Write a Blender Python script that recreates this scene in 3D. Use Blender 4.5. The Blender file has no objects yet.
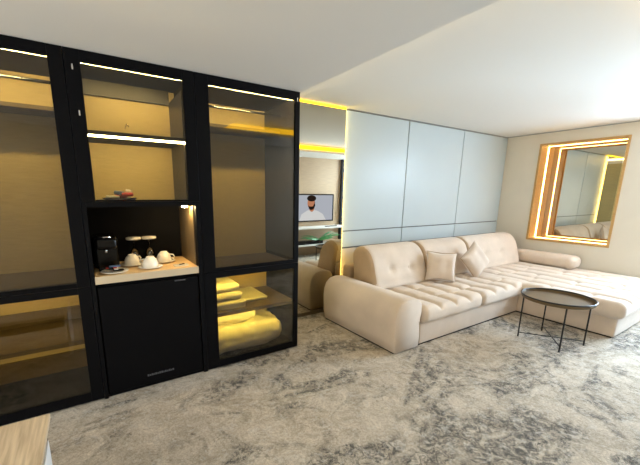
import bpy, bmesh, math, random
from mathutils import Vector, Matrix, noise
random.seed(7)
S = bpy.context.scene
C = S.collection
PI = math.pi

# ------------------------------------------------------------------ camera
F, CX, CY, YAW, PITCH, ROLL, CAMH = 331.81, 293.51, 263.777, 0.552, 0.209, -0.008, 1.5
cd = bpy.data.cameras.new('camera'); cam = bpy.data.objects.new('camera', cd); C.objects.link(cam)
cd.sensor_fit = 'HORIZONTAL'; cd.sensor_width = 36; cd.lens = F / 640 * 36
cd.shift_x = (320 - CX) / 640; cd.shift_y = (CY - 232.5) / 640
cd.clip_start = 0.02
_f = Vector((math.sin(YAW) * math.cos(PITCH), math.cos(YAW) * math.cos(PITCH), -math.sin(PITCH)))
_r = Vector((math.cos(YAW), -math.sin(YAW), 0)); _d = _f.cross(_r)
_r2 = math.cos(ROLL) * _r + math.sin(ROLL) * _d; _d2 = -math.sin(ROLL) * _r + math.cos(ROLL) * _d
cam.matrix_world = Matrix(((_r2.x, -_d2.x, -_f.x, 0), (_r2.y, -_d2.y, -_f.y, 0), (_r2.z, -_d2.z, -_f.z, CAMH), (0, 0, 0, 1)))
S.camera = cam

# ------------------------------------------------------------------ world, view, daylight
w = bpy.data.worlds.new('sky'); S.world = w; w.use_nodes = True
bg = w.node_tree.nodes['Background']; bg.inputs[0].default_value = (0.62, 0.80, 1.0, 1); bg.inputs[1].default_value = 2.0
S.view_settings.view_transform = 'Standard'; S.view_settings.look = 'None'
S.view_settings.exposure = 0.72; S.view_settings.gamma = 1.0; S.view_settings.use_curve_mapping = False

def area(name, loc, rot, sx, sy, power, col):
    l = bpy.data.lights.new(name, 'AREA'); l.shape = 'RECTANGLE'; l.size = sx; l.size_y = sy
    l.energy = power; l.color = col
    o = bpy.data.objects.new(name, l); o.location = loc; o.rotation_euler = rot; C.objects.link(o); return o
area('window_daylight', (6.62, 0.45, 1.30), (0, PI / 2 - .28, 0), 2.0, 1.35, 250, (0.62, 0.80, 1.0))        # daylight through window_1
area('hall_fill_light', (-2.66, 0.9, 1.15), (0, -PI / 2, 0), 2.0, 1.5, 30, (1.0, 0.84, 0.58))                # added warm fill from the left, set behind an unseen doorway

# ------------------------------------------------------------------ materials
def mat(name, col, rough=0.5, metal=0.0, var=0.0, scale=8.0, bump=0.0, bscale=80.0, stretch=None, spec=0.5, col2=None, sheen=0.0, coat=0.0):
    m = bpy.data.materials.new(name); m.use_nodes = True; nt = m.node_tree; b = nt.nodes['Principled BSDF']
    b.inputs['Base Color'].default_value = (*col, 1); b.inputs['Roughness'].default_value = rough
    b.inputs['Metallic'].default_value = metal; b.inputs['Specular IOR Level'].default_value = spec
    b.inputs['Sheen Weight'].default_value = sheen; b.inputs['Coat Weight'].default_value = coat
    tc = nt.nodes.new('ShaderNodeTexCoord'); mp = nt.nodes.new('ShaderNodeMapping')
    nt.links.new(tc.outputs['Object'], mp.inputs[0])
    if stretch: mp.inputs['Scale'].default_value = stretch
    if var > 0 or col2:
        n = nt.nodes.new('ShaderNodeTexNoise'); n.inputs['Scale'].default_value = scale; n.inputs['Detail'].default_value = 6
        nt.links.new(mp.outputs[0], n.inputs['Vector'])
        r = nt.nodes.new('ShaderNodeValToRGB'); r.color_ramp.elements[0].position = .32; r.color_ramp.elements[1].position = .68
        c2 = col2 if col2 else tuple(max(0, c * (1 - var)) for c in col)
        r.color_ramp.elements[0].color = (*c2, 1); r.color_ramp.elements[1].color = (*col, 1)
        nt.links.new(n.outputs['Fac'], r.inputs[0]); nt.links.new(r.outputs[0], b.inputs['Base Color'])
    if bump > 0:
        n2 = nt.nodes.new('ShaderNodeTexNoise'); n2.inputs['Scale'].default_value = bscale; n2.inputs['Detail'].default_value = 4
        nt.links.new(mp.outputs[0], n2.inputs['Vector'])
        bp = nt.nodes.new('ShaderNodeBump'); bp.inputs['Strength'].default_value = bump; bp.inputs['Distance'].default_value = .01
        nt.links.new(n2.outputs['Fac'], bp.inputs['Height']); nt.links.new(bp.outputs[0], b.inputs['Normal'])
    return m
def emit(name, col, s):
    m = bpy.data.materials.new(name); m.use_nodes = True; nt = m.node_tree; nt.nodes.clear()
    e = nt.nodes.new('ShaderNodeEmission'); e.inputs[0].default_value = (*col, 1); e.inputs[1].default_value = s
    o = nt.nodes.new('ShaderNodeOutputMaterial'); nt.links.new(e.outputs[0], o.inputs[0]); return m
def glassy(name, tint, ior, gl=(1, 1, 1), rough=0.0):
    m = bpy.data.materials.new(name); m.use_nodes = True; nt = m.node_tree; nt.nodes.clear()
    t = nt.nodes.new('ShaderNodeBsdfTransparent'); t.inputs[0].default_value = (*tint, 1)
    g = nt.nodes.new('ShaderNodeBsdfGlossy'); g.inputs['Roughness'].default_value = rough; g.inputs[0].default_value = (*gl, 1)
    fr = nt.nodes.new('ShaderNodeFresnel'); fr.inputs[0].default_value = ior
    mx = nt.nodes.new('ShaderNodeMixShader'); o = nt.nodes.new('ShaderNodeOutputMaterial')
    nt.links.new(fr.outputs[0], mx.inputs[0]); nt.links.new(t.outputs[0], mx.inputs[1]); nt.links.new(g.outputs[0], mx.inputs[2])
    nt.links.new(mx.outputs[0], o.inputs[0]); return m

def carpet():
    m = bpy.data.materials.new('abstract_carpet'); m.use_nodes = True; nt = m.node_tree; b = nt.nodes['Principled BSDF']
    L = nt.links.new; N = nt.nodes.new
    tc = N('ShaderNodeTexCoord')
    def nz(scale, detail, rough, dist=0, sc=(1, 1, 1), off=(0, 0, 0)):
        mp = N('ShaderNodeMapping'); mp.inputs['Scale'].default_value = sc; mp.inputs['Location'].default_value = off
        L(tc.outputs['Object'], mp.inputs[0])
        n = N('ShaderNodeTexNoise'); n.inputs['Scale'].default_value = scale; n.inputs['Detail'].default_value = detail
        n.inputs['Roughness'].default_value = rough; n.inputs['Distortion'].default_value = dist; L(mp.outputs[0], n.inputs['Vector']); return n
    def ramp(src, p0, p1, c0=(0, 0, 0), c1=(1, 1, 1)):
        r = N('ShaderNodeValToRGB'); r.color_ramp.elements[0].position = p0; r.color_ramp.elements[1].position = p1
        r.color_ramp.elements[0].color = (*c0, 1); r.color_ramp.elements[1].color = (*c1, 1); L(src, r.inputs[0]); return r
    def mul(a, c):
        x = N('ShaderNodeMath'); x.operation = 'MULTIPLY'; L(a, x.inputs[0])
        if isinstance(c, float): x.inputs[1].default_value = c
        else: L(c, x.inputs[1])
        return x
    def mix(f, a, c):
        x = N('ShaderNodeMix'); x.data_type = 'RGBA'; L(f, x.inputs[0])
        L(a, x.inputs[6])
        if isinstance(c, tuple): x.inputs[7].default_value = (*c, 1)
        else: L(c, x.inputs[7])
        return x
    base = ramp(nz(6.0, 10, .85, .9).outputs['Fac'], .35, .65, (.36, .305, .235), (.73, .655, .55))
    big = ramp(nz(1.25, 5, .65, 1.2, (1, 1.6, 1), (2.3, .4, 0)).outputs['Fac'], .48, .57)
    brk = ramp(nz(16, 8, .9, .8).outputs['Fac'], .44, .54)
    m1 = mul(mul(big.outputs[0], brk.outputs[0]).outputs[0], .9)
    c1 = mix(m1.outputs[0], base.outputs[0], (.075, .075, .075))
    vein = ramp(nz(2.2, 9, .8, 2.0, (1.3, .8, 1), (7, 3, 0)).outputs['Fac'], .53, .60)
    brk2 = ramp(nz(34, 6, .9, .3).outputs['Fac'], .46, .56)
    m2 = mul(mul(vein.outputs[0], brk2.outputs[0]).outputs[0], .65)
    c2 = mix(m2.outputs[0], c1.outputs[2], (.10, .082, .062))
    lt = ramp(nz(14, 8, .8, .5, (1, 1, 1), (1, 9, 0)).outputs['Fac'], .53, .60)
    c3 = mix(mul(lt.outputs[0], .5).outputs[0], c2.outputs[2], (.68, .65, .60))
    grain = ramp(nz(70, 5, .9).outputs['Fac'], .38, .62, (.72, .71, .70), (1.12, 1.12, 1.12))
    fin = N('ShaderNodeMix'); fin.data_type = 'RGBA'; fin.blend_type = 'MULTIPLY'; fin.inputs[0].default_value = 1
    L(c3.outputs[2], fin.inputs[6]); L(grain.outputs[0], fin.inputs[7]); L(fin.outputs[2], b.inputs['Base Color'])
    b.inputs['Roughness'].default_value = .95; b.inputs['Specular IOR Level'].default_value = .15
    bp = N('ShaderNodeBump'); bp.inputs['Strength'].default_value = .5; bp.inputs['Distance'].default_value = .01
    L(nz(160, 3, .6).outputs['Fac'], bp.inputs['Height']); L(bp.outputs[0], b.inputs['Normal'])
    return m

M = dict(
    carpet=carpet(),
    soffit=mat('soffit_paint', (.76, .745, .71), .85, bump=.05),
    ceil=mat('ceiling_paint', (.80, .79, .755), .85, bump=.05),
    wallr=mat('beige_wallpaper', (.70, .65, .55), .8, var=.04, scale=3, bump=.08, bscale=200),
    wall=mat('plain_wall_paint', (.66, .61, .52), .8, bump=.05),
    panel=mat('satin_grey_blue_panel', (.50, .575, .60), .34, var=.03, scale=1.5, spec=.25),
    seam=mat('dark_metal_seam', (.10, .11, .12), .4),
    seamlt=mat('grey_shadow_gap', (.30, .30, .28), .6),
    black=mat('black_metal_frame', (.004, .004, .005), .45, bump=.03, bscale=20, spec=.08),
    blackw=mat('black_matte_board', (.005, .005, .006), .6, spec=.08, var=.2, scale=12),
    tan=mat('tan_wood_grain_board', (.62, .47, .19), .5, col2=(.54, .41, .165), scale=6, stretch=(2, 1, 14)),
    brown=mat('brown_shelf_board', (.14, .10, .05), .45, col2=(.11, .078, .038), scale=5, stretch=(2, 12, 1)),
    lining=mat('dark_brown_lining', (.022, .018, .012), .4, var=.15, scale=8),
    oak=mat('light_oak_worktop', (.74, .52, .26), .4, col2=(.66, .45, .21), scale=5, stretch=(2, 14, 1)),
    oakedge=mat('pale_worktop_edge', (.62, .50, .34), .5, var=.05),
    bench=mat('ribbed_light_wood', (.78, .62, .42), .5, col2=(.52, .39, .25), scale=7, stretch=(9, .6, 1), bump=.2, bscale=20),
    woodwall=mat('light_wood_wall_cladding', (.50, .36, .23), .55, col2=(.43, .31, .20), scale=5, stretch=(1, 1, 12)),
    goldwood=mat('golden_wood_frame', (.55, .33, .12), .4, col2=(.45, .26, .09), scale=8, stretch=(3, 3, 12)),
    white=mat('white_lacquer', (.80, .79, .77), .4, var=.03),
    chrome=mat('brushed_chrome', (.75, .75, .76), .2, 1.0, bump=.02),
    mirror=mat('mirror_silver', (.57, .54, .45), .0, 1.0, var=.01, scale=2),
    glass=glassy('smoked_door_glass', (.82, .80, .76), 1.50),
    clear=glassy('clear_glass', (.92, .93, .92), 1.7),
    sofa=mat('beige_velour_fabric', (.68, .565, .46), .85, col2=(.61, .505, .41), scale=5, bump=.25, bscale=220, sheen=.25, spec=.2),
    sofas=mat('darker_beige_velour', (.47, .34, .22), .85, var=.1, scale=7, bump=.25, bscale=220, sheen=.2, spec=.2),
    pillow=mat('pale_beige_cushion_fabric', (.66, .555, .465), .8, var=.08, scale=6, bump=.2, bscale=200, sheen=.3, spec=.2),
    tray=mat('bronze_brown_tray', (.14, .092, .04), .6, .0, var=.2, scale=4),
    tleg=mat('black_wire_legs', (.015, .014, .014), .4, .3, var=.1),
    linen=mat('folded_white_linen', (.80, .76, .62), .85, var=.08, scale=9, bump=.3, bscale=30),
    cer=mat('white_ceramic', (.86, .82, .72), .2, var=.02, coat=.3),
    gblk=mat('glossy_black_plastic', (.005, .005, .005), .25, var=.1, spec=.3),
    red=mat('red_wrapper', (.45, .03, .02), .3, var=.2, scale=30),
    blue=mat('blue_wrapper', (.10, .16, .30), .3, var=.2, scale=30),
    leaf=mat('bright_green_leaf', (.10, .42, .14), .4, var=.35, scale=12),
    grey=mat('grey_print', (.09, .09, .10), .5, var=.1),
    curtain=mat('charcoal_curtain', (.05, .05, .055), .9, var=.2, scale=10),
    led=emit('warm_led', (1.0, .76, .30), 60),
    led2=emit('warm_led_low', (1.0, .74, .12), 45),
    led3=emit('dim_shelf_led', (1.0, .74, .22), 26),
    ledy=emit('yellow_cove_led', (1.0, .55, .012), 4.5),
    lede=emit('yellow_edge_led', (1.0, .68, .14), 7),
    ledn=emit('niche_led', (1.0, .62, .20), 14),
    fill_lens=emit('fill_downlight_lens', (1.0, .86, .66), 80),
    tvbg=emit('tv_blue_background', (.48, .53, .70), .9),
    tvshirt=emit('tv_white_shirt', (.72, .76, .88), .9),
    tvskin=emit('tv_skin', (.50, .22, .14), 1.0),
    tvhair=emit('tv_hair', (.02, .012, .010), 1.0),
    tvscr=mat('tv_black_bezel', (.008, .008, .009), .2, var=.1),
)

# ------------------------------------------------------------------ helpers
def tag(o, label=None, cat=None, group=None, kind=None):
    if label: o['label'] = label
    if cat: o['category'] = cat
    if group: o['group'] = group
    if kind: o['kind'] = kind
    return o
def thing(name, loc, label, cat, group=None, rz=0.0):
    o = bpy.data.objects.new(name, None); C.objects.link(o); o.empty_display_size = .1
    o.location = loc; o.rotation_euler = (0, 0, rz); return tag(o, label, cat, group)
def obj(name, bm, m, parent=None, smooth=False, bevel=0, world=True):
    """world=True: vertices are in world coordinates; they are shifted into the parent's frame"""
    me = bpy.data.meshes.new(name); bmesh.ops.recalc_face_normals(bm, faces=bm.faces[:]); bm.to_mesh(me); bm.free()
    for p in me.polygons: p.use_smooth = smooth
    me.materials.append(m)
    o = bpy.data.objects.new(name, me); C.objects.link(o)
    if parent:
        o.parent = parent
        if world:
            base = parent; mt = Matrix.Identity(4)
            while base is not None:
                mt = Matrix.LocRotScale(base.location, base.rotation_euler, base.scale) @ mt; base = base.parent
            me.transform(mt.inverted())
    elif world:
        xs = [v.co for v in me.vertices]; c = sum(xs, Vector()) / len(xs); c.z = min(v.z for v in xs)
        me.transform(Matrix.Translation(-c)); o.location = c
    if bevel:
        b = o.modifiers.new('bevel', 'BEVEL'); b.width = bevel; b.segments = 2; b.limit_method = 'ANGLE'
    return o
def box(bm, x0, x1, y0, y1, z0, z1):
    vs = [bm.verts.new((x, y, z)) for x in (x0, x1) for y in (y0, y1) for z in (z0, z1)]
    for f in ((0, 1, 3, 2), (4, 6, 7, 5), (0, 4, 5, 1), (2, 3, 7, 6), (0, 2, 6, 4), (1, 5, 7, 3)): bm.faces.new([vs[i] for i in f])
    return bm
def B(*boxes):
    bm = bmesh.new()
    for b in boxes: box(bm, *b)
    return bm
def frame_xz(x0, x1, z0, z1, y0, y1, l, r, b, t):
    return B((x0, x0 + l, y0, y1, z0, z1), (x1 - r, x1, y0, y1, z0, z1), (x0 + l, x1 - r, y0, y1, z0, z0 + b), (x0 + l, x1 - r, y0, y1, z1 - t, z1))
def tube(bm, pts, r, n=8, closed=False):
    pts = [Vector(p) for p in pts]; rings = []; k = len(pts)
    for i, p in enumerate(pts):
        a = pts[(i - 1) % k] if (i > 0 or closed) else p; c = pts[(i + 1) % k] if (i < k - 1 or closed) else p
        d = (c - a).normalized(); up = Vector((0, 0, 1)) if abs(d.z) < .9 else Vector((1, 0, 0))
        u = d.cross(up).normalized(); v = d.cross(u)
        rings.append([bm.verts.new(p + r * (math.cos(2 * PI * j / n) * u + math.sin(2 * PI * j / n) * v)) for j in range(n)])
    for i in range(k if closed else k - 1):
        a, c = rings[i], rings[(i + 1) % k]
        for j in range(n): bm.faces.new((a[j], a[(j + 1) % n], c[(j + 1) % n], c[j]))
    if not closed: bm.faces.new(rings[0][::-1]); bm.faces.new(rings[-1])
    return bm
def lathe(bm, prof, cx=0, cy=0, cz=0, n=28):
    rings = []
    for r, z in prof:
        if r < 1e-5: rings.append([bm.verts.new((cx, cy, cz + z))])
        else: rings.append([bm.verts.new((cx + r * math.cos(2 * PI * j / n), cy + r * math.sin(2 * PI * j / n), cz + z)) for j in range(n)])
    for a, c in zip(rings, rings[1:]):
        if len(a) == 1 and len(c) == 1: continue
        for j in range(n):
            q = [a[j % len(a)], a[(j + 1) % len(a)], c[(j + 1) % len(c)], c[j % len(c)]]
            q2 = []
            for v in q:
                if v not in q2: q2.append(v)
            bm.faces.new(q2)
    return bm
def softbox(mn, mx, r, step=.025, disp=None):
    """rounded box with a displacement function disp(pos, normal) -> offset vector"""
    mn, mx = Vector(mn), Vector(mx); bm = bmesh.new(); cache = {}
    def axis(a):
        L = mx[a] - mn[a]; n = max(2, int(L / step)); k = 4
        s = [mn[a] + r * i / k for i in range(k)]
        m2 = max(1, int((L - 2 * r) / step)); s += [mn[a] + r + (L - 2 * r) * i / m2 for i in range(m2 + 1)]
        s += [mx[a] - r + r * i / k for i in range(1, k + 1)]; return s
    ax = [axis(0), axis(1), axis(2)]
    def vert(p):
        key = tuple(round(c, 5) for c in p)
        if key in cache: return cache[key]
        q = Vector([min(max(p[i], mn[i] + r), mx[i] - r) for i in range(3)]); d = Vector(p) - q
        nn = d.normalized() if d.length > 1e-9 else Vector((0, 0, 1)); pos = q + nn * r
        if disp: pos = pos + disp(pos, nn)
        cache[key] = bm.verts.new(pos); return cache[key]
    for a in range(3):
        u, v = (a + 1) % 3, (a + 2) % 3
        for e in (mn[a], mx[a]):
            for i in range(len(ax[u]) - 1):
                for j in range(len(ax[v]) - 1):
                    q = []
                    for (ii, jj) in ((i, j), (i + 1, j), (i + 1, j + 1), (i, j + 1)):
                        p = [0, 0, 0]; p[a] = e; p[u] = ax[u][ii]; p[v] = ax[v][jj]; q.append(vert(p))
                    bm.faces.new(q)
    return bm
def dup(root, loc, rz=0.0, label=None):
    r = root.copy(); C.objects.link(r); r.location = loc; r.rotation_euler = (0, 0, rz)
    if label: r['label'] = label
    for ch in list(root.children):
        c = ch.copy(); C.objects.link(c); c.parent = r
        for g in list(ch.children):
            d = g.copy(); C.objects.link(d); d.parent = c
    return r
def struct(name, bm, m, **k):
    return tag(obj(name, bm, m, **k), kind='structure')

# ------------------------------------------------------------------ the setting
XL, XR, YF, YB = -2.6, 6.42, -0.42, 3.30
ZS, ZC, XS, YS = 2.346, 2.49, 1.655, 0.50
struct('floor', B((XL, XR + .1, YF - .1, YB + .1, -.06, 0)), M['carpet'])
struct('ceiling', B((XL, XR + .1, YF - .1, YB + .1, ZC, ZC + .08)), M['ceil'])
struct('trim_1', B((XL, XS, YF, YB, ZS, ZC - .001), (XS, XR, YF, YS, ZS, ZC - .001)), M['soffit'])       # dropped ceiling
struct('wall_back', B((XL, XR + .6, YB, YB + .1, 0, ZC)), M['wall'])
struct('wall_left', B((XL - .1, XL, YF, .1, 0, ZC), (XL - .1, XL, 1.7, YB, 0, ZC), (XL - .1, XL, .1, 1.7, 2.2, ZC)), M['wall'])
struct('door_1', B((XL - .1, XL + .015, .06, .10, 0, 2.24), (XL - .1, XL + .015, 1.70, 1.74, 0, 2.24), (XL - .1, XL + .015, .10, 1.70, 2.20, 2.24)), M['white'])  # frame of the doorway added to let the left fill in
def fill_downlight(x, y, z, label, e=20):  # lamps added out of view to fill the room with light
    t = thing('added_fill_downlight', (x, y, z), label, 'ceiling light', 'added fill lights in the dropped ceiling behind the camera')
    obj('ring', lathe(bmesh.new(), [(.060, -.006), (.075, -.004), (.076, 0), (.058, 0), (.060, -.006)], x, y, z - .0005), M['white'], t, smooth=True)
    obj('lens', lathe(bmesh.new(), [(0, -.003), (.057, -.003), (.057, -.0005), (0, -.0005)], x, y, z), M['fill_lens'], t)
for i, (x, lab) in enumerate(((-2.0, 'added round fill light nearest the left doorway'), (3.45, 'added round fill light left of the television'), (6.1, 'added round fill light nearest the window'))):
    fill_downlight(x, .12, ZS, lab)

# right wall with niche opening and window opening
NY0, NY1, NZ0, NZ1, ND = 1.667, 2.757, .757, 2.318, .50
WY0, WY1, WZ0, WZ1 = -.25, 1.12, .12, 2.26
T = .5
def wall_strip(y0, y1, z0, z1): return (XR, XR + T, y0, y1, z0, z1)
struct('wall_right', B(wall_strip(NY1, YB, 0, ZC), wall_strip(NY0, NY1, 0, NZ0), wall_strip(NY0, NY1, NZ1, ZC), wall_strip(WY1, NY0, 0, ZC),
                       (XR, XR + .16, WY0, WY1, 0, WZ0), (XR, XR + .16, WY0, WY1, WZ1, ZC), (XR, XR + .16, YF, WY0, 0, ZC)), M['wallr'])
wf = struct('window_1', B((XR + .05, XR + .11, WY0, WY0 + .06, WZ0, WZ1), (XR + .05, XR + .11, WY1 - .06, WY1, WZ0, WZ1),
                          (XR + .05, XR + .11, WY0 + .06, WY1 - .06, WZ0, WZ0 + .06), (XR + .05, XR + .11, WY0 + .06, WY1 - .06, WZ1 - .06, WZ1),
                          (XR + .05, XR + .11, .41, .46, WZ0 + .06, WZ1 - .06)), M['black'])
obj('pane', B((XR + .075, XR + .083, WY0 + .06, WY1 - .06, WZ0 + .06, WZ1 - .06)), M['clear'], wf)
struct('wall_front', B((XL, XR, YF - .1, YF, 0, ZC)), M['wall'])
struct('trim_2', B((3.55, 5.62, YF + .0005, YF + .019, 0, ZS - .001)), M['woodwall'])
struct('baseboard_back', B((XS, 2.76, YB - .03, YB - .002, 0, .055)), M['brown'])
struct('baseboard_right', B((XR - .015, XR - .001, NY1, YB, 0, .07), (XR - .015, XR - .001, WY1, NY0, 0, .07)), M['wallr'])
struct('trim_3', B((XR - .012, XR - .001, YS, YB, ZC - .012, ZC - .001), (2.78, XR, YB - .03, YB - .001, ZC - .010, ZC - .001)), M['seamlt'])

# cove light strips
t = thing('cove_light', (XS + .01, 1.9, ZC - .06), 'warm light strip recessed along the stepped ceiling edge running into the room', 'light strip')
obj('led_strip', B((XS + .001, XS + .012, YS, YB, ZC - .055, ZC - .03)), emit('soffit_edge_led', (1.0, .74, .34), 14), t)
t = thing('cove_light', (4.2, YS + .01, ZC - .06), 'yellow light strip along the dropped ceiling over the television wall, seen in the mirror', 'light strip')
obj('led_strip', B((XS + .02, XR, YS + .001, YS + .015, ZC - .10, ZC - .03)), M['ledy'], t)
t = thing('cove_light', (2.2, YB - .03, ZC - .03), 'yellow light strip where the tall mirror meets the ceiling', 'light strip')
obj('led_strip', B((XS + .02, 2.705, YB - .062, YB - .040, ZC - .024, ZC - .004)), M['ledy'], t)

# tall mirror
t = thing('wall_mirror', (2.2, YB - .01, .06), 'tall frameless wall mirror between black wardrobe and pale wall panels', 'mirror')
obj('mirror_glass', B((XS, 2.705, YB - .066, YB - .058, .06, ZC - .028)), M['mirror'], t)
obj('backing', B((XS, 2.700, YB - .0575, YB - .002, .065, ZC - .030)), M['white'], t)
t = thing('edge_light', (2.705, YB - .03, .10), 'upright yellow light strip at the edge between mirror and wall panels', 'light strip')
obj('led_strip', B((2.7055, 2.709, YB - .064, YB - .034, .08, ZC - .035)), M['lede'], t)

# wall panels, thin dark joints between them
struct('trim_4', B((2.712, XR - .001, YB - .012, YB - .002, .805, ZC - .014)), M['seam'])
xs = [2.714, 3.85, 5.12, XR - .004]
nm = ['leftmost, beside the mirror', 'middle', 'rightmost, in the corner by the lit niche']
for k in range(3):
    for j, (z0, z1, word) in enumerate(((1.040, ZC - .02, 'tall upper'), (.826, 1.024, 'low narrow'))):
        o = obj('wall_panel', B((xs[k] + (.008 if k else 0), xs[k + 1] - .008, YB - .028, YB - .013, z0, z1)), M['panel'], bevel=.0015)
        tag(o, 'pale grey blue glossy wall panel, %s row, %s' % (word, nm[k]), 'wall panel', 'wall panels behind the sofa')

# lit niche in the right wall
t = thing('lit_niche', (XR, (NY0 + NY1) / 2, NZ0), 'golden wood framed wall niche with light strips and a mirror back', 'niche')
g = .03
obj('frame', B((XR - .012, XR + .02, NY0, NY0 + g, NZ0, NZ1), (XR - .012, XR + .02, NY1 - g, NY1, NZ0, NZ1),
               (XR - .012, XR + .02, NY0 + g, NY1 - g, NZ0, NZ0 + g), (XR - .012, XR + .02, NY0 + g, NY1 - g, NZ1 - g, NZ1)), M['goldwood'], t)
obj('lining', B((XR + .021, XR + ND - .02, NY0 + .001, NY0 + .02, NZ0 + .001, NZ1 - .001), (XR + .021, XR + ND - .02, NY1 - .02, NY1 - .001, NZ0 + .001, NZ1 - .001),
                (XR + .021, XR + ND - .02, NY0 + .02, NY1 - .02, NZ0 + .001, NZ0 + .02), (XR + .021, XR + ND - .02, NY0 + .02, NY1 - .02, NZ1 - .02, NZ1 - .001)), M['goldwood'], t)
obj('mirror_glass', B((XR + ND - .019, XR + ND - .01, NY0 + .002, NY1 - .002, NZ0 + .002, NZ1 - .002)), M['mirror'], t)
LX = XR + .25
for nmz, bx in (('led_strip', (LX, LX + .025, NY1 - .026, NY1 - .021, NZ0 + .03, NZ1 - .03)), ('led_strip', (LX, LX + .025, NY0 + .021, NY0 + .026, NZ0 + .03, NZ1 - .03)),
                ('led_strip', (LX, LX + .025, NY0 + .03, NY1 - .03, NZ0 + .021, NZ0 + .026)), ('led_strip', (LX, LX + .025, NY0 + .03, NY1 - .03, NZ1 - .026, NZ1 - .021))):
    obj(nmz, B(bx), M['ledn'], t)

# ------------------------------------------------------------------ wardrobes
YW, YD = 2.59, 3.26          # front plane, back
def carcass(t, x0, x1, yb, shelves, name='body'):
    obj(name, B((x0, x0 + .02, YW + .03, YD, .0, ZS - .002), (x1 - .02, x1, YW + .03, YD, 0, ZS - .002), (x0 + .02, x1 - .02, YW + .03, YD, 0, .045),
                (x0 + .02, x1 - .02, YW + .03, YD, ZS - .04, ZS - .002)), M['blackw'], t)
    obj('back_panel', B((x0 + .021, x1 - .021, yb, yb + .015, .046, ZS - .041)), M['tan'], t)
    for z, m in shelves:
        obj('shelf', B((x0 + .021, x1 - .021, YW + .035, yb - .001, z - .03, z)), m, t)
def hinge(parent, x, z):
    obj('hinge', B((x - .004, x + .004, YW - .005, YW - .0005, z - .016, z + .016)), M['chrome'], parent, bevel=.001)
def gdoor(t, x0, x1, z0, z1, l, r, b, tt, hs=()):
    d = obj('door', frame_xz(x0, x1, z0, z1, YW, YW + .024, l, r, b, tt), M['black'], t, bevel=.002)
    obj('glass_pane', B((x0 + l - .004, x1 - r + .004, YW + .009, YW + .015, z0 + b - .004, z1 - tt + .004)), M['glass'], d)
    for x, z in hs: hinge(d, x, z)
    return d

# left wardrobe
t = thing('glass_wardrobe', (-.5, 2.9, 0), 'black framed wardrobe with smoked glass doors at the left edge, lit from inside', 'wardrobe', 'black glass wardrobe units')
x0, x1 = -.96, -.033
carcass(t, x0, x1, 3.15, ((.90, M['brown']), (.478, M['brown'])))
gdoor(t, x0, x1, .865, ZS - .002, .08, .078, .03, .066)
gdoor(t, x0, x1, .012, .862, .08, .078, .07, .045)
obj('led_strip', B((x0 + .08, x1 - .03, YW + .034, YW + .052, ZS - .060, ZS - .042)), M['led'], t)
obj('led_strip', B((x0 + .03, x1 - .03, YW + .036, YW + .044, .822, .840)), M['led3'], t)
obj('led_strip', B((x0 + .03, x1 - .03, YW + .07, YW + .078, .437, .447)), M['led3'], t)
obj('clothes_rail', tube(bmesh.new(), [(x0 + .021, 2.85, 2.195), (x1 - .021, 2.85, 2.195)], .011), M['chrome'], t, smooth=True)
obj('shelf', B((x0 + .021, x1 - .021, YW + .30, 3.149, 2.03, 2.055)), M['brown'], t)

obj('back_board', B((x0 + .022, x1 - .022, 3.12, 3.149, .481, .585), (x0 + .022, x1 - .022, 3.12, 3.149, .047, .20)), M['brown'], t)

# middle display and minibar unit
t = thing('display_cabinet', (.36, 2.9, 0), 'black display cabinet with two lit glass shelves above an open coffee counter', 'cabinet', 'black glass wardrobe units')
x0, x1 = -.030, .745
obj('body', B((x0, x0 + .025, YW + .03, YD, 0, ZS - .002), (x1 - .035, x1, YW + .03, YD, 0, ZS - .002), (x0 + .025, x1 - .035, YW + .03, YD, ZS - .04, ZS - .002),
              (x0 + .025, x1 - .035, 3.12, 3.135, .05, 1.40), (x0 + .025, x1 - .035, YW + .02, YD, 0, .02),
              (x0, x0 + .025, YW, YW + .03, 0, 1.434), (x1 - .035, x1, YW, YW + .03, 0, 1.434)), M['blackw'], t)
obj('lining', B((x0 + .0255, .03, YW + .06, 3.069, 1.435, 1.864), (x0 + .0255, .03, YW + .06, 3.069, 1.891, 2.22), (.662, x1 - .0355, YW + .06, 3.069, 1.435, 1.864), (.662, x1 - .0355, YW + .06, 3.069, 1.891, 2.22),
                (.031, .661, 3.045, 3.069, 2.20, ZS - .041)), M['lining'], t)
obj('back_panel', B((x0 + .026, x1 - .036, 3.07, 3.085, 1.435, ZS - .041)), M['tan'], t)
obj('shelf', B((x0 + .026, x1 - .036, YW + .03, 3.069, 1.865, 1.89)), M['blackw'], t)
obj('shelf', B((x0 + .026, x1 - .036, YW + .001, 3.115, 1.40, 1.434)), M['blackw'], t)
gdoor(t, x0, x1, 1.436, ZS - .002, .083, .083, .012, .068, ((.01, 2.24), (.02, 1.98)))
obj('led_strip', B((.045, .668, YW + .034, YW + .052, ZS - .062, ZS - .044)), M['led'], t)
obj('led_strip', B((.03, .685, YW + .034, YW + .050, 1.853, 1.864)), M['led'], t)
wt = obj('worktop', B((x0 + .026, x1 - .036, YW + .004, 3.118, .872, .925)), M['oak'], t, bevel=.003)
obj('edge_band', B((x0 + .026, x1 - .036, YW + .0005, YW + .0035, .872, .925)), M['oakedge'], wt)
obj('side_panel', B((x1 - .042, x1 - .0355, YW + .06, 3.11, .926, 1.399)), M['brown'], t)
obj('spot_light', lathe(bmesh.new(), [(0, -.012), (.020, -.012), (.024, 0), (0, 0)], x1 - .09, 2.70, 1.399, 16), emit('counter_spot', (1, .70, .32), 330), t)
obj('hook', tube(bmesh.new(), [(.32, 3.068, 1.99), (.32, 3.05, 2.0), (.33, 3.04, 2.02), (.345, 3.04, 2.0)], .004), M['chrome'], t, smooth=True)

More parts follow.
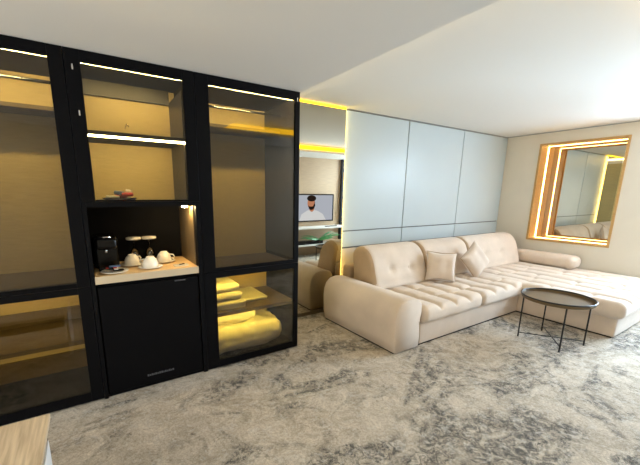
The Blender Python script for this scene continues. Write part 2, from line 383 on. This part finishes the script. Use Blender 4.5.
t = thing('minibar_fridge', (.35, 2.9, .03), 'black minibar fridge built in below the coffee counter', 'fridge')
obj('body', B((.0, .705, YW + .04, 3.10, .03, .86)), M['blackw'], t)
d = obj('door', B((.003, .702, YW + .006, YW + .038, .03, .845)), M['black'], t, bevel=.004)
bm = bmesh.new(); lx = .27
for wd in (.012, .010, .012, .006, .012, .010, .012, .012, .006, .012, .010, .012, .008, .012):
    box(bm, lx, lx + wd, YW + .003, YW + .0055, .093, .106 + (.003 if wd == .012 else 0)); lx += wd + .004
obj('logo', bm, M['grey'], d)
obj('door_handle', B((.52, .60, YW - .001, YW + .0055, .828, .836)), M['grey'], d)

# right wardrobe
t = thing('glass_wardrobe', (1.2, 2.9, 0), 'black framed wardrobe with smoked glass doors and yellow lit linen shelves, beside the mirror', 'wardrobe', 'black glass wardrobe units')
x0, x1 = .748, 1.648
carcass(t, x0, x1, 3.22, ((.865, M['brown']), (.485, M['brown'])))
gdoor(t, x0, x1, .865, ZS - .002, .10, .048, .03, .068, ((1.62, 2.28),))
gdoor(t, x0, x1, .012, .862, .10, .048, .06, .05)
obj('side_lining', B((x1 - .026, x1 - .0205, YW + .03, 3.219, .90, ZS - .045)), M['lining'], t)
obj('led_strip', B((x0 + .10, x1 - .045, YW + .034, YW + .052, ZS - .062, ZS - .044)), M['led'], t)
obj('led_strip', B((x0 + .03, x1 - .03, YW + .036, YW + .044, .812, .828)), M['led2'], t)
obj('led_strip', B((x0 + .03, x1 - .03, YW + .07, YW + .078, .444, .454)), M['led2'], t)
obj('shelf', B((x0 + .021, x1 - .027, YW + .30, 3.219, 2.045, 2.07)), M['brown'], t)
obj('end_panel', B((x1 + .0005, XS + .006, YW + .03, YD, 0, ZS - .003)), M['tan'], t)
obj('clothes_rail', tube(bmesh.new(), [(x0 + .021, 2.88, 2.20), (x1 - .027, 2.88, 2.20)], .010), M['chrome'], t, smooth=True)

# ------------------------------------------------------------------ linen on the wardrobe shelves
def fold(x0, x1, y0, y1, z0, z1, seed, r=.02):
    def dsp(p, n):
        q = Vector((p.x * 7 + seed, p.y * 7, p.z * 25)); s = noise.noise(q)
        side = 1 - abs(n.z)
        return n * (.006 * s) + Vector((n.x, n.y, 0)) * (.008 * math.sin(p.z * 260) * side) + Vector((0, 0, n.z * .012 * noise.noise(q * .5)))
    return softbox((x0, y0, z0), (x1, y1, z1), min(r, (z1 - z0) * .48), .022, dsp)
L = 'folded linen on the wardrobe shelves'
z = .4855
for k, (a, b_, c_, h, lab) in enumerate(((.775, 1.15, 2.68, .07, 'folded yellow-lit bedsheet on the upper linen shelf, bottom of the pile'),
                                      (.775, 1.12, 2.70, .07, 'folded bedsheet in the middle of the pile on the upper linen shelf'),
                                      (.775, 1.10, 2.72, .065, 'folded bedsheet on top of the pile on the upper linen shelf'))):
    o = obj('folded_sheet', fold(a, b_, c_, 3.17, z, z + h, k * 3.1), M['linen'], smooth=True); z += h + .006
    tag(o, lab, 'bedsheet', L)
o = obj('towel', fold(1.16, 1.42, 2.78, 3.17, .4855, .525, 12.), M['linen'], smooth=True); tag(o, 'thin folded towel lying right of the bedsheet pile', 'towel')
def blanket(bm_w, bm_d, h):
    def dsp(p, n):
        e = max(0, 1 - (abs(p.x) / (bm_w)) ** 4)
        return n * .02 * noise.noise(Vector((p.x * 6, p.y * 8, 3))) + n * .022 * abs(noise.noise(Vector((p.x * 9 + p.y * 5, p.y * 16, p.z * 20)))) - n * .006 * math.exp(-((p.z - h * .5) / .006) ** 2) + Vector((0, 0, .012 * e * n.z))
    return softbox((-bm_w, -bm_d, 0), (bm_w, bm_d, h), h * .49, .02, dsp)
o = obj('duvet', blanket(.385, .24, .20), M['linen'], smooth=True, world=False); o.location = (1.19, 2.94, .060); tag(o, 'plump folded duvet on the bottom wardrobe shelf, glowing yellow', 'duvet')
o = obj('bed_pillow', blanket(.27, .18, .12), M['linen'], smooth=True, world=False); o.location = (1.06, 3.01, .292); o.rotation_euler = (0, 0, .0); tag(o, 'thin bed pillow lying on top of the folded duvet', 'pillow')

# ------------------------------------------------------------------ coffee counter
ZW = .9255
t = thing('coffee_machine', (.085, 2.86, ZW), 'glossy black capsule coffee machine at the left of the counter', 'coffee machine')
obj('body', softbox((.003, 2.86, ZW), (.175, 3.08, ZW + .25), .03, .03), M['gblk'], t, smooth=True)
obj('brew_head', softbox((.015, 2.75, ZW + .16), (.162, 2.87, ZW + .245), .025, .03), M['gblk'], t, smooth=True)
obj('drip_tray', B((.03, .14, 2.75, 2.859, ZW, ZW + .03)), M['gblk'], t, bevel=.004)
obj('lever', tube(bmesh.new(), [(.045, 2.80, ZW + .238), (.05, 2.765, ZW + .252), (.12, 2.765, ZW + .252), (.125, 2.80, ZW + .238)], .006), M['chrome'], t, smooth=True)
obj('spout', lathe(bmesh.new(), [(0, 0), (.010, 0), (.014, .03), (0, .03)], .085, 2.80, ZW + .131, 14), M['chrome'], t, smooth=True)

t = thing('snack_plate', (.135, 2.69, ZW), 'small white plate of coffee sachets in front of the coffee machine', 'plate')
obj('plate', lathe(bmesh.new(), [(0, 0), (.05, 0), (.092, .012), (.089, .015), (.05, .006), (0, .006)], .125, 2.69, ZW), M['cer'], t, smooth=True)
for k in range(5):
    a = k * 1.2
    bm = softbox((-.036, -.014, 0), (.036, .014, .009), .004, .01)
    bm.transform(Matrix.Translation((.125 + .026 * math.cos(a), 2.69 + .024 * math.sin(a), ZW + .011 + .009 * k)) @ Matrix.Rotation(a * 1.3, 4, 'Z'))
    tag(obj('coffee_sachet', bm, (M['gblk'], M['cer'], M['red'], M['gblk'], M['blue'])[k]),
        ('black sachet at the bottom of the plate', 'white sugar sachet on the small plate', 'dark red sachet on the small plate', 'black sachet near the top of the plate', 'bluish sachet on top of the small plate')[k], 'sachet', 'sachets on the small plate')

def make_cup():
    t = thing('coffee_cup', (0, 0, 0), 'x', 'cup', 'upturned cups on saucers')
    s = obj('saucer', lathe(bmesh.new(), [(0, 0), (.035, 0), (.072, .010), (.070, .014), (.036, .006), (0, .006)]), M['cer'], t, smooth=True, world=False)
    obj('cup', lathe(bmesh.new(), [(.044, .008), (.047, .014), (.045, .035), (.036, .056), (.024, .066), (.022, .072), (.019, .072), (.019, .066), (0, .066)]), M['cer'], t, smooth=True, world=False)
    obj('handle', tube(bmesh.new(), [(.042, 0, .022), (.060, 0, .024), (.068, 0, .036), (.060, 0, .050), (.037, 0, .052)], .0045), M['cer'], t, smooth=True, world=False)
    return t
c = make_cup(); c.location = (.265, 2.89, ZW); c.rotation_euler = (0, 0, .6); c.scale = (1.25,) * 3; c['label'] = 'upturned white cup on a saucer, left of three'
dup(c, (.375, 2.725, ZW), 2.5, 'upturned white cup on a saucer, nearest the counter edge')
dup(c, (.51, 2.91, ZW), -.4, 'upturned white cup on a saucer, right of three')

def make_glass():
    t = thing('stemmed_glass', (0, 0, 0), 'x', 'glass', 'upside down glasses behind the cups')
    obj('bowl', lathe(bmesh.new(), [(.034, .002), (.041, .03), (.040, .06), (.028, .095), (.010, .108), (0, .110), (0, .106), (.008, .104), (.026, .092), (.037, .06), (.038, .03), (.031, .002), (.034, .002)]), M['clear'], t, smooth=True, world=False)
    obj('stem', lathe(bmesh.new(), [(0, .110), (.005, .110), (.004, .165), (.008, .182), (0, .182)]), M['clear'], t, smooth=True, world=False)
    obj('foot', lathe(bmesh.new(), [(0, .182), (.036, .1825), (.036, .1855), (0, .1855)]), M['clear'], t, smooth=True, world=False)
    return t
gl = make_glass(); gl.location = (.305, 3.06, ZW); gl['label'] = 'upside down stemmed glass, left of two behind the cups'
dup(gl, (.425, 3.06, ZW), .3, 'upside down stemmed glass, right of two behind the cups')
for k, (x, lab) in enumerate(((.305, 'round cream paper cover resting on the left glass foot'), (.425, 'round cream paper cover resting on the right glass foot'))):
    o = obj('paper_cover', lathe(bmesh.new(), [(0, .001), (.057, 0), (.0595, .010), (.056, .020), (0, .024)], x, 3.06, ZW + .186), M['cer'], smooth=True)
    tag(o, lab, 'paper cover', 'paper covers on the glasses')
o = obj('card', B((.545, .655, 2.66, 2.75, ZW, ZW + .004)), M['cer'], bevel=.001); tag(o, 'flat cream napkin card at the right end of the counter', 'card')
t = thing('teaspoon', (.61, 2.71, ZW + .0045), 'tiny dark teaspoon lying on the cream card', 'spoon')
obj('bowl', lathe(bmesh.new(), [(0, 0), (.007, .002), (.010, .006), (0, .004)], .622, 2.716, ZW + .0045, 14), M['gblk'], t, smooth=True)
obj('handle', tube(bmesh.new(), [(.616, 2.712, ZW + .008), (.585, 2.70, ZW + .008)], .003), M['gblk'], t, smooth=True)

# snack tray on the lit shelf
zs = 1.4345
o = obj('snack_dish', lathe(bmesh.new(), [(0, 0), (.08, 0), (.118, .022), (.113, .024), (.076, .006), (0, .006)], .215, 2.80, zs), M['gblk'], smooth=True); tag(o, 'dark dish of wrapped snacks on the lower glass shelf', 'dish')
for k, (dx, dy, a, m, lab) in enumerate(((-.035, .0, .5, 'cer', 'white wrapped snack at the left of the dark dish'), (.01, .02, -.4, 'red', 'red wrapped snack at the back of the dark dish'),
                                         (.03, -.02, .2, 'red', 'red wrapped snack at the front right of the dark dish'), (-.005, -.03, 1.0, 'blue', 'blue wrapped snack at the front of the dark dish'),
                                         (.045, .015, 1.3, 'cer', 'white wrapped snack at the right of the dark dish'))):
    bm = softbox((-.045, -.020, 0), (.045, .020, .026), .010, .01, lambda p, n: n * .003 * noise.noise(p * 90))
    bm.transform(Matrix.Translation((.215 + dx * 1.4, 2.80 + dy * 1.4, zs + .014 + .011 * k)) @ Matrix.Rotation(a, 4, 'Z') @ Matrix.Rotation(.15, 4, 'X'))
    tag(obj('wrapped_snack', bm, M[m], smooth=True), lab, 'snack', 'wrapped snacks on the dish')

# ------------------------------------------------------------------ sofa
sofa = thing('corner_sofa', (4.3, 2.3, 0), 'large beige corner sofa with quilted seats and a long chaise', 'sofa')
def groove(d, w): return math.exp(-(d / w) ** 2)
# armrest: rounded profile extruded along y
def armrest():
    prof = []
    X0, X1, Z0 = 2.33, 2.705, .016
    prof = [(X0 + .02, Z0), (X0 + .003, .12), (X0 - .004, .30), (X0 + .006, .40), (X0 + .035, .465), (X0 + .09, .510), (X0 + .17, .527), (X0 + .26, .520),
            (X0 + .325, .500), (X0 + .362, .46), (X0 + .37, .38), (X0 + .35, .25), (X1 - .01, .12), (X1 - .015, Z0)]
    bm = bmesh.new(); rings = []; ys = [1.966, 1.974, 1.992, 2.2, 2.5, 2.8, 3.06, 3.085, 3.095]
    ins = [.012, .004, 0, 0, 0, 0, 0, .004, .012]
    cx, cz = (X0 + X1) / 2, .28
    for y, i in zip(ys, ins):
        rings.append([bm.verts.new((cx + (x - cx) * (1 - i / .18), y, cz + (z - cz) * (1 - (i / .25 if z > Z0 + .01 else 0)))) for x, z in prof])
    n = len(prof)
    for a, b in zip(rings, rings[1:]):
        for j in range(n): bm.faces.new((a[j], a[(j + 1) % n], b[(j + 1) % n], b[j]))
    bm.faces.new(rings[0][::-1]); bm.faces.new(rings[-1])
    bmesh.ops.subdivide_edges(bm, edges=[e for e in bm.edges], cuts=1, smooth=.4) if False else None
    return bm
a = obj('armrest', armrest(), M['sofa'], sofa, smooth=True)
obj('seat_base', softbox((2.712, 1.985, .016), (4.70, 3.20, .245), .015, .1), M['sofa'], sofa, smooth=True)
obj('plinth', B((2.36, 4.72, 2.00, 3.06, 0, .016), (4.68, 6.38, 1.05, 3.15, 0, .016)), M['blackw'], sofa)
CHX = 4.64
def taper(p, n):
    return Vector((0, 0, 0))
obj('chaise_base', softbox((CHX + .01, 1.02, .016), (6.405, 3.20, .255), .02, .1), M['sofa'], sofa, smooth=True)
def quilt(x0, x1, y0, y1, nx, crosses, amp=.026, edge=.0):
    sx = (x1 - x0) / nx
    def dsp(p, n):
        if n.z < .2: return Vector((0, 0, 0)) + n * .006 * noise.noise(p * 5)
        fx = (p.x - x0) / sx; d = abs(fx - round(fx)) * sx
        k = round(fx); inner = 0 < k < nx
        h = -amp * groove(d, .030) * (1 if inner else .2) + .010 * math.sin(PI * (fx - math.floor(fx)))
        u = (p.y - y0) / (y1 - y0)
        for i, c in enumerate(crosses):
            off = .03 * math.sin(i * 2.1 + math.floor(fx) * 1.7)
            h -= amp * 1.0 * groove((u - c - off) * (y1 - y0), .024) * (0.55 + .45 * math.cos(math.floor(fx) * 2.4 + i))
        h += .012 * noise.noise(Vector((p.x * 4, p.y * 3, 1.7)))
        return Vector((0, 0, h * min(1, n.z * 1.2)))
    return dsp
for (a0, a1, nx) in ((2.712, 3.735, 4), (3.738, 4.70, 4)):
    obj('seat_cushion', softbox((a0, 1.93, .238), (a1, 2.86, .405), .065, .016, quilt(a0, a1, 1.93, 2.86, nx, (.3, .62))), M['sofa'], sofa, smooth=True)
obj('chaise_cushion', softbox((CHX - .06, .965, .225), (6.41, 2.95, .405), .075, .018, quilt(CHX - .06, 6.41, .965, 2.95, 7, (.16, .34, .52, .70))), M['sofa'], sofa, smooth=True)

def back_cushion(x0, x1, shift, tufts):
    prof = [(2.66, .395), (2.645, .47), (2.665, .56), (2.70, .66), (2.735, .75), (2.775, .82), (2.84, .868), (2.92, .885), (3.00, .875), (3.06, .835), (3.085, .77),
            (3.07, .66), (3.05, .52), (3.02, .395)]
    # resample
    pts = []
    n = len(prof)
    for i in range(n):
        p0, p1, p2, p3 = [Vector(prof[(i + k - 1) % n]) for k in range(4)]
        for s in range(3):
            tt = s / 3
            pts.append(.5 * ((2 * p1) + (-p0 + p2) * tt + (2 * p0 - 5 * p1 + 4 * p2 - p3) * tt ** 2 + (-p0 + 3 * p1 - 3 * p2 + p3) * tt ** 3))
    cy = 2.86; cz = .63; bm = bmesh.new(); rings = []
    W = x1 - x0; nseg = 44; xsn = []
    for i in range(nseg + 1):
        u = i / nseg; e = 4
        s = .5 - .5 * math.cos(PI * u)
        xsn.append(s)
    for s in xsn:
        d = min(s, 1 - s) * W; k = 1.0
        R = .07
        if d < R: k = 1 - .26 * (1 - math.sqrt(max(0, 1 - ((R - d) / R) ** 2)))
        ring = []
        for q in pts:
            y = cy + (q.x - cy) * k + shift; z = cz + (q.y - cz) * k
            x = x0 + s * W
            if q.x < 2.86:
                for tx, tz in tufts:
                    g_ = math.exp(-(((x - x0 - tx * W) / .045) ** 2 + ((z - tz) / .05) ** 2)); y += .035 * g_
                    y += .014 * math.exp(-((z - tz) / .018) ** 2) * math.exp(-((x - x0 - tx * W) / .20) ** 2)
                y += .012 * noise.noise(Vector((x * 4, z * 5, 4)))
            ring.append(bm.verts.new((x, y, z)))
        rings.append(ring)
    m = len(pts)
    for a_, b_ in zip(rings, rings[1:]):
        for j in range(m): bm.faces.new((a_[j], a_[(j + 1) % m], b_[(j + 1) % m], b_[j]))
    bm.faces.new(rings[0][::-1]); bm.faces.new(rings[-1])
    return bm
for (a0, a1, tf) in ((2.74, 3.68, ((.33, .62), (.70, .60))), (3.70, 4.66, ((.3, .62), (.7, .62))), (4.68, 6.06, ((.3, .62), (.62, .62)))):
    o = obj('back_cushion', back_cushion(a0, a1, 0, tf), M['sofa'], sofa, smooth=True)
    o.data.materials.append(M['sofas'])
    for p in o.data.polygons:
        if abs(p.normal.x) > .45: p.material_index = 1  # side shading put into the colour: cushion ends take the darker velour
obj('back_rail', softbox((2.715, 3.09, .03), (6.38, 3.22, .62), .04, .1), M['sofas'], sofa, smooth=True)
obj('bolster', softbox((6.09, 1.93, .40), (6.405, 2.98, .60), .085, .03, lambda p, n: n * .005 * noise.noise(p * 6)), M['sofa'], sofa, smooth=True)

# throw pillows
def throw_pillow(half, thick):
    bm = bmesh.new(); N = 22; top = {}; bot = {}
    for i in range(N + 1):
        for j in range(N + 1):
            u = 2 * i / N - 1; v = 2 * j / N - 1
            pin = 1 - .13 * (1 - abs(u) ** 2) * (abs(v) ** 3); pin2 = 1 - .13 * (1 - abs(v) ** 2) * (abs(u) ** 3)
            x = u * half * pin2; y = v * half * pin
            h = thick * (max(0, (1 - u ** 4)) * max(0, (1 - v ** 4))) ** .55 * (1 + .12 * noise.noise(Vector((u * 2.2, v * 2.2, 9))))
            top[i, j] = bm.verts.new((x, y, h))
            bot[i, j] = top[i, j] if i in (0, N) or j in (0, N) else bm.verts.new((x, y, -h))
    for i in range(N):
        for j in range(N):
            bm.faces.new((top[i, j], top[i + 1, j], top[i + 1, j + 1], top[i, j + 1]))
            f = (bot[i, j], bot[i, j + 1], bot[i + 1, j + 1], bot[i + 1, j])
            if len(set(f)) == 4 and set(f) != set((top[i, j], top[i + 1, j], top[i + 1, j + 1], top[i, j + 1])): bm.faces.new(f)
    return bm
def place_pillow(loc, yaw, lean, roll, half, label):
    o = obj('throw_pillow', throw_pillow(half, .075), M['pillow'], smooth=True, world=False)
    # pillow plane upright facing -y, rolled in its own plane, leaned back, turned by yaw
    mt = Matrix.Translation(loc) @ Matrix.Rotation(yaw, 4, 'Z') @ Matrix.Rotation(-lean, 4, 'X') @ Matrix.Rotation(PI / 2, 4, 'X') @ Matrix.Rotation(roll, 4, 'Z')
    o.matrix_world = mt
    pm = bmesh.new(); k = half * .985
    tube(pm, [(-k, -k, 0), (0, -k * .93, 0), (k, -k, 0), (k * .93, 0, 0), (k, k, 0), (0, k * .93, 0), (-k, k, 0), (-k * .93, 0, 0)], .005, 6, True)
    s = obj('piping', pm, M['sofas'], o, smooth=True, world=False)
    tag(o, label, 'cushion', 'throw cushions on the sofa'); return o
place_pillow((3.76, 2.53, .60), -.62, .25, -.07, .19, 'small square beige cushion standing upright between the left and middle backrests')
place_pillow((4.47, 2.50, .62), -.15, .32, .62, .195, 'small square beige cushion tilted on its corner, nearer the corner of the sofa')

# ------------------------------------------------------------------ tray table
TX, TY, TZ = 4.01, 1.355, .455
t = thing('tray_table', (TX, TY, 0), 'round bronze tray table on thin black crossed legs in front of the chaise', 'table')
obj('tray', lathe(bmesh.new(), [(0, -.006), (.290, -.006), (.303, .0), (.308, .034), (.304, .034), (.298, .004), (0, .002)], TX, TY, TZ, 64), M['tray'], t, smooth=False)
obj('rim', tube(bmesh.new(), [(TX + .306 * math.cos(i * PI / 24), TY + .306 * math.sin(i * PI / 24), TZ + .033) for i in range(48)], .008, 6, True), M['tleg'], t, smooth=True)
feet = [(3.85, 1.587), (4.25, 1.53), (3.745, 1.16), (4.17, 1.10)]
feet = [(TX + .285 * math.cos(a), TY + .285 * math.sin(a)) for a in (2.20, .63, 3.77, 5.34)]
for fx, fy in feet:
    obj('leg', tube(bmesh.new(), [(TX + (fx - TX) * 1.0, TY + (fy - TY) * 1.0, TZ - .008), (fx, fy, 0.004)], .0075), M['tleg'], t, smooth=True)
for i, j in ((0, 3), (1, 2)):
    a_, b_ = feet[i], feet[j]
    obj('cross_bar', tube(bmesh.new(), [(a_[0], a_[1], .05 + .012 * i), (b_[0], b_[1], .05 + .012 * i)], .005), M['tleg'], t, smooth=True)

# ------------------------------------------------------------------ low wooden bench at the lower left corner
t = thing('luggage_bench', (-.75, 1.6, 0), 'light ribbed wood topped bench with white side at the lower left corner', 'bench')
obj('top', B((-1.35, -.255, 1.22, 1.825, .425, .45)), M['bench'], t, bevel=.002)
obj('side_panel', B((-.275, -.252, 1.25, 1.66, 0, .415)), M['white'], t)
obj('side_panel', B((-1.34, -1.317, 1.25, 1.80, 0, .424)), M['white'], t)
obj('frame', B((-1.316, -.276, 1.26, 1.28, .33, .424), (-1.316, -.276, 1.78, 1.80, .33, .424), (-.300, -.276, 1.28, 1.78, .38, .424)), M['black'], t)

# ------------------------------------------------------------------ things behind the camera, seen in the mirrors
YV = YF + .02
t = thing('wall_shelf', (4.6, YV, .69), 'long white shelf under the television, seen in the mirror', 'shelf')
obj('board', B((3.56, 5.60, YV + .001, .02, .675, .705)), M['white'], t, bevel=.003)
t = thing('television', (4.81, YV + .03, .81), 'flat television showing a bearded man in white, seen in the mirror', 'television')
obj('housing', B((4.20, 5.39, YV + .001, YV + .05, .815, 1.49)), M['tvscr'], t, bevel=.004)
sc = obj('screen', B((4.24, 5.35, YV + .051, YV + .053, .848, 1.462)), M['tvbg'], t)
def flat(pts, y, th, m, name):
    bm = bmesh.new(); a_ = [bm.verts.new((x, y, z)) for x, z in pts]; b_ = [bm.verts.new((x, y + th, z)) for x, z in pts]
    bm.faces.new(a_); bm.faces.new(b_[::-1])
    for i in range(len(pts)): bm.faces.new((a_[i], a_[(i + 1) % len(pts)], b_[(i + 1) % len(pts)], b_[i]))
    return obj(name, bm, m, sc)
def ell(cx, cz, rx, rz, n=24): return [(cx + rx * math.cos(2 * PI * i / n), cz + rz * math.sin(2 * PI * i / n)) for i in range(n)]
fx = 4.71
flat([(fx - .36, .85), (fx - .30, 1.00), (fx - .14, 1.09), (fx + .02, 1.12), (fx + .18, 1.08), (fx + .34, 1.00), (fx + .44, .85)], YV + .0535, .001, M['tvshirt'], 'pictured_shirt')
flat(ell(fx + .0, 1.16, .08, .10), YV + .055, .001, M['tvskin'], 'pictured_neck')
flat(ell(fx - .02, 1.27, .11, .145), YV + .0565, .001, M['tvskin'], 'pictured_face')
flat(ell(fx - .01, 1.385, .135, .075), YV + .058, .001, M['tvhair'], 'pictured_hair')
flat([(fx - .105, 1.22), (fx - .07, 1.19), (fx + .03, 1.19), (fx + .075, 1.26), (fx + .085, 1.34), (fx + .10, 1.20), (fx + .05, 1.12), (fx - .03, 1.10), (fx - .09, 1.14)], YV + .058, .001, M['tvhair'], 'pictured_beard')
o = obj('remote_control', softbox((4.95, -.12, .7055), (5.30, -.06, .722), .006, .03), M['gblk'], smooth=True); tag(o, 'black remote control on the white shelf under the television', 'remote control')
struct('trim_5', B((5.62, 5.85, YF + .001, YF + .10, 0, ZS)), M['curtain'])
t = thing('low_bench', (4.3, -.1, 0), 'low pale bench below the television shelf, seen in the mirror', 'bench')
obj('top', B((3.6, 5.2, YV + .001, .02, .27, .30)), M['white'], t, bevel=.003)
for x in (3.62, 5.15): obj('leg', B((x, x + .03, YV + .01, .0, 0, .27)), M['white'], t)
t = thing('planter', (4.5, -.05, .3), 'black planter with long green leaves on the low bench, seen in the mirror', 'plant')
obj('pot', softbox((4.15, -.20, .3005), (4.88, -.06, .385), .015, .05), M['gblk'], t, smooth=True)
bm = bmesh.new()
for k in range(34):
    x = random.uniform(4.72, 4.90); ang = random.uniform(-.5, 1.1); ln = random.uniform(.25, .62); yy = random.uniform(-.17, -.09); prev = None
    for s in range(7):
        u = s / 6; wv = .013 * math.sin(PI * (u * .9 + .05))
        px = x + ln * u * math.cos(ang * .5) * (1 if k % 5 else -1); pz = .37 + ln * .35 * math.sin(PI * u * .62) * (.4 + .5 * abs(ang)); py = yy + .10 * u * math.sin(k)
        a_ = bm.verts.new((px, py - .0, pz + wv)); b_ = bm.verts.new((px, py + .004, pz - wv))
        if prev: bm.faces.new((prev[0], a_, b_, prev[1]))
        prev = (a_, b_)
obj('leaves', bm, M['leaf'], t)
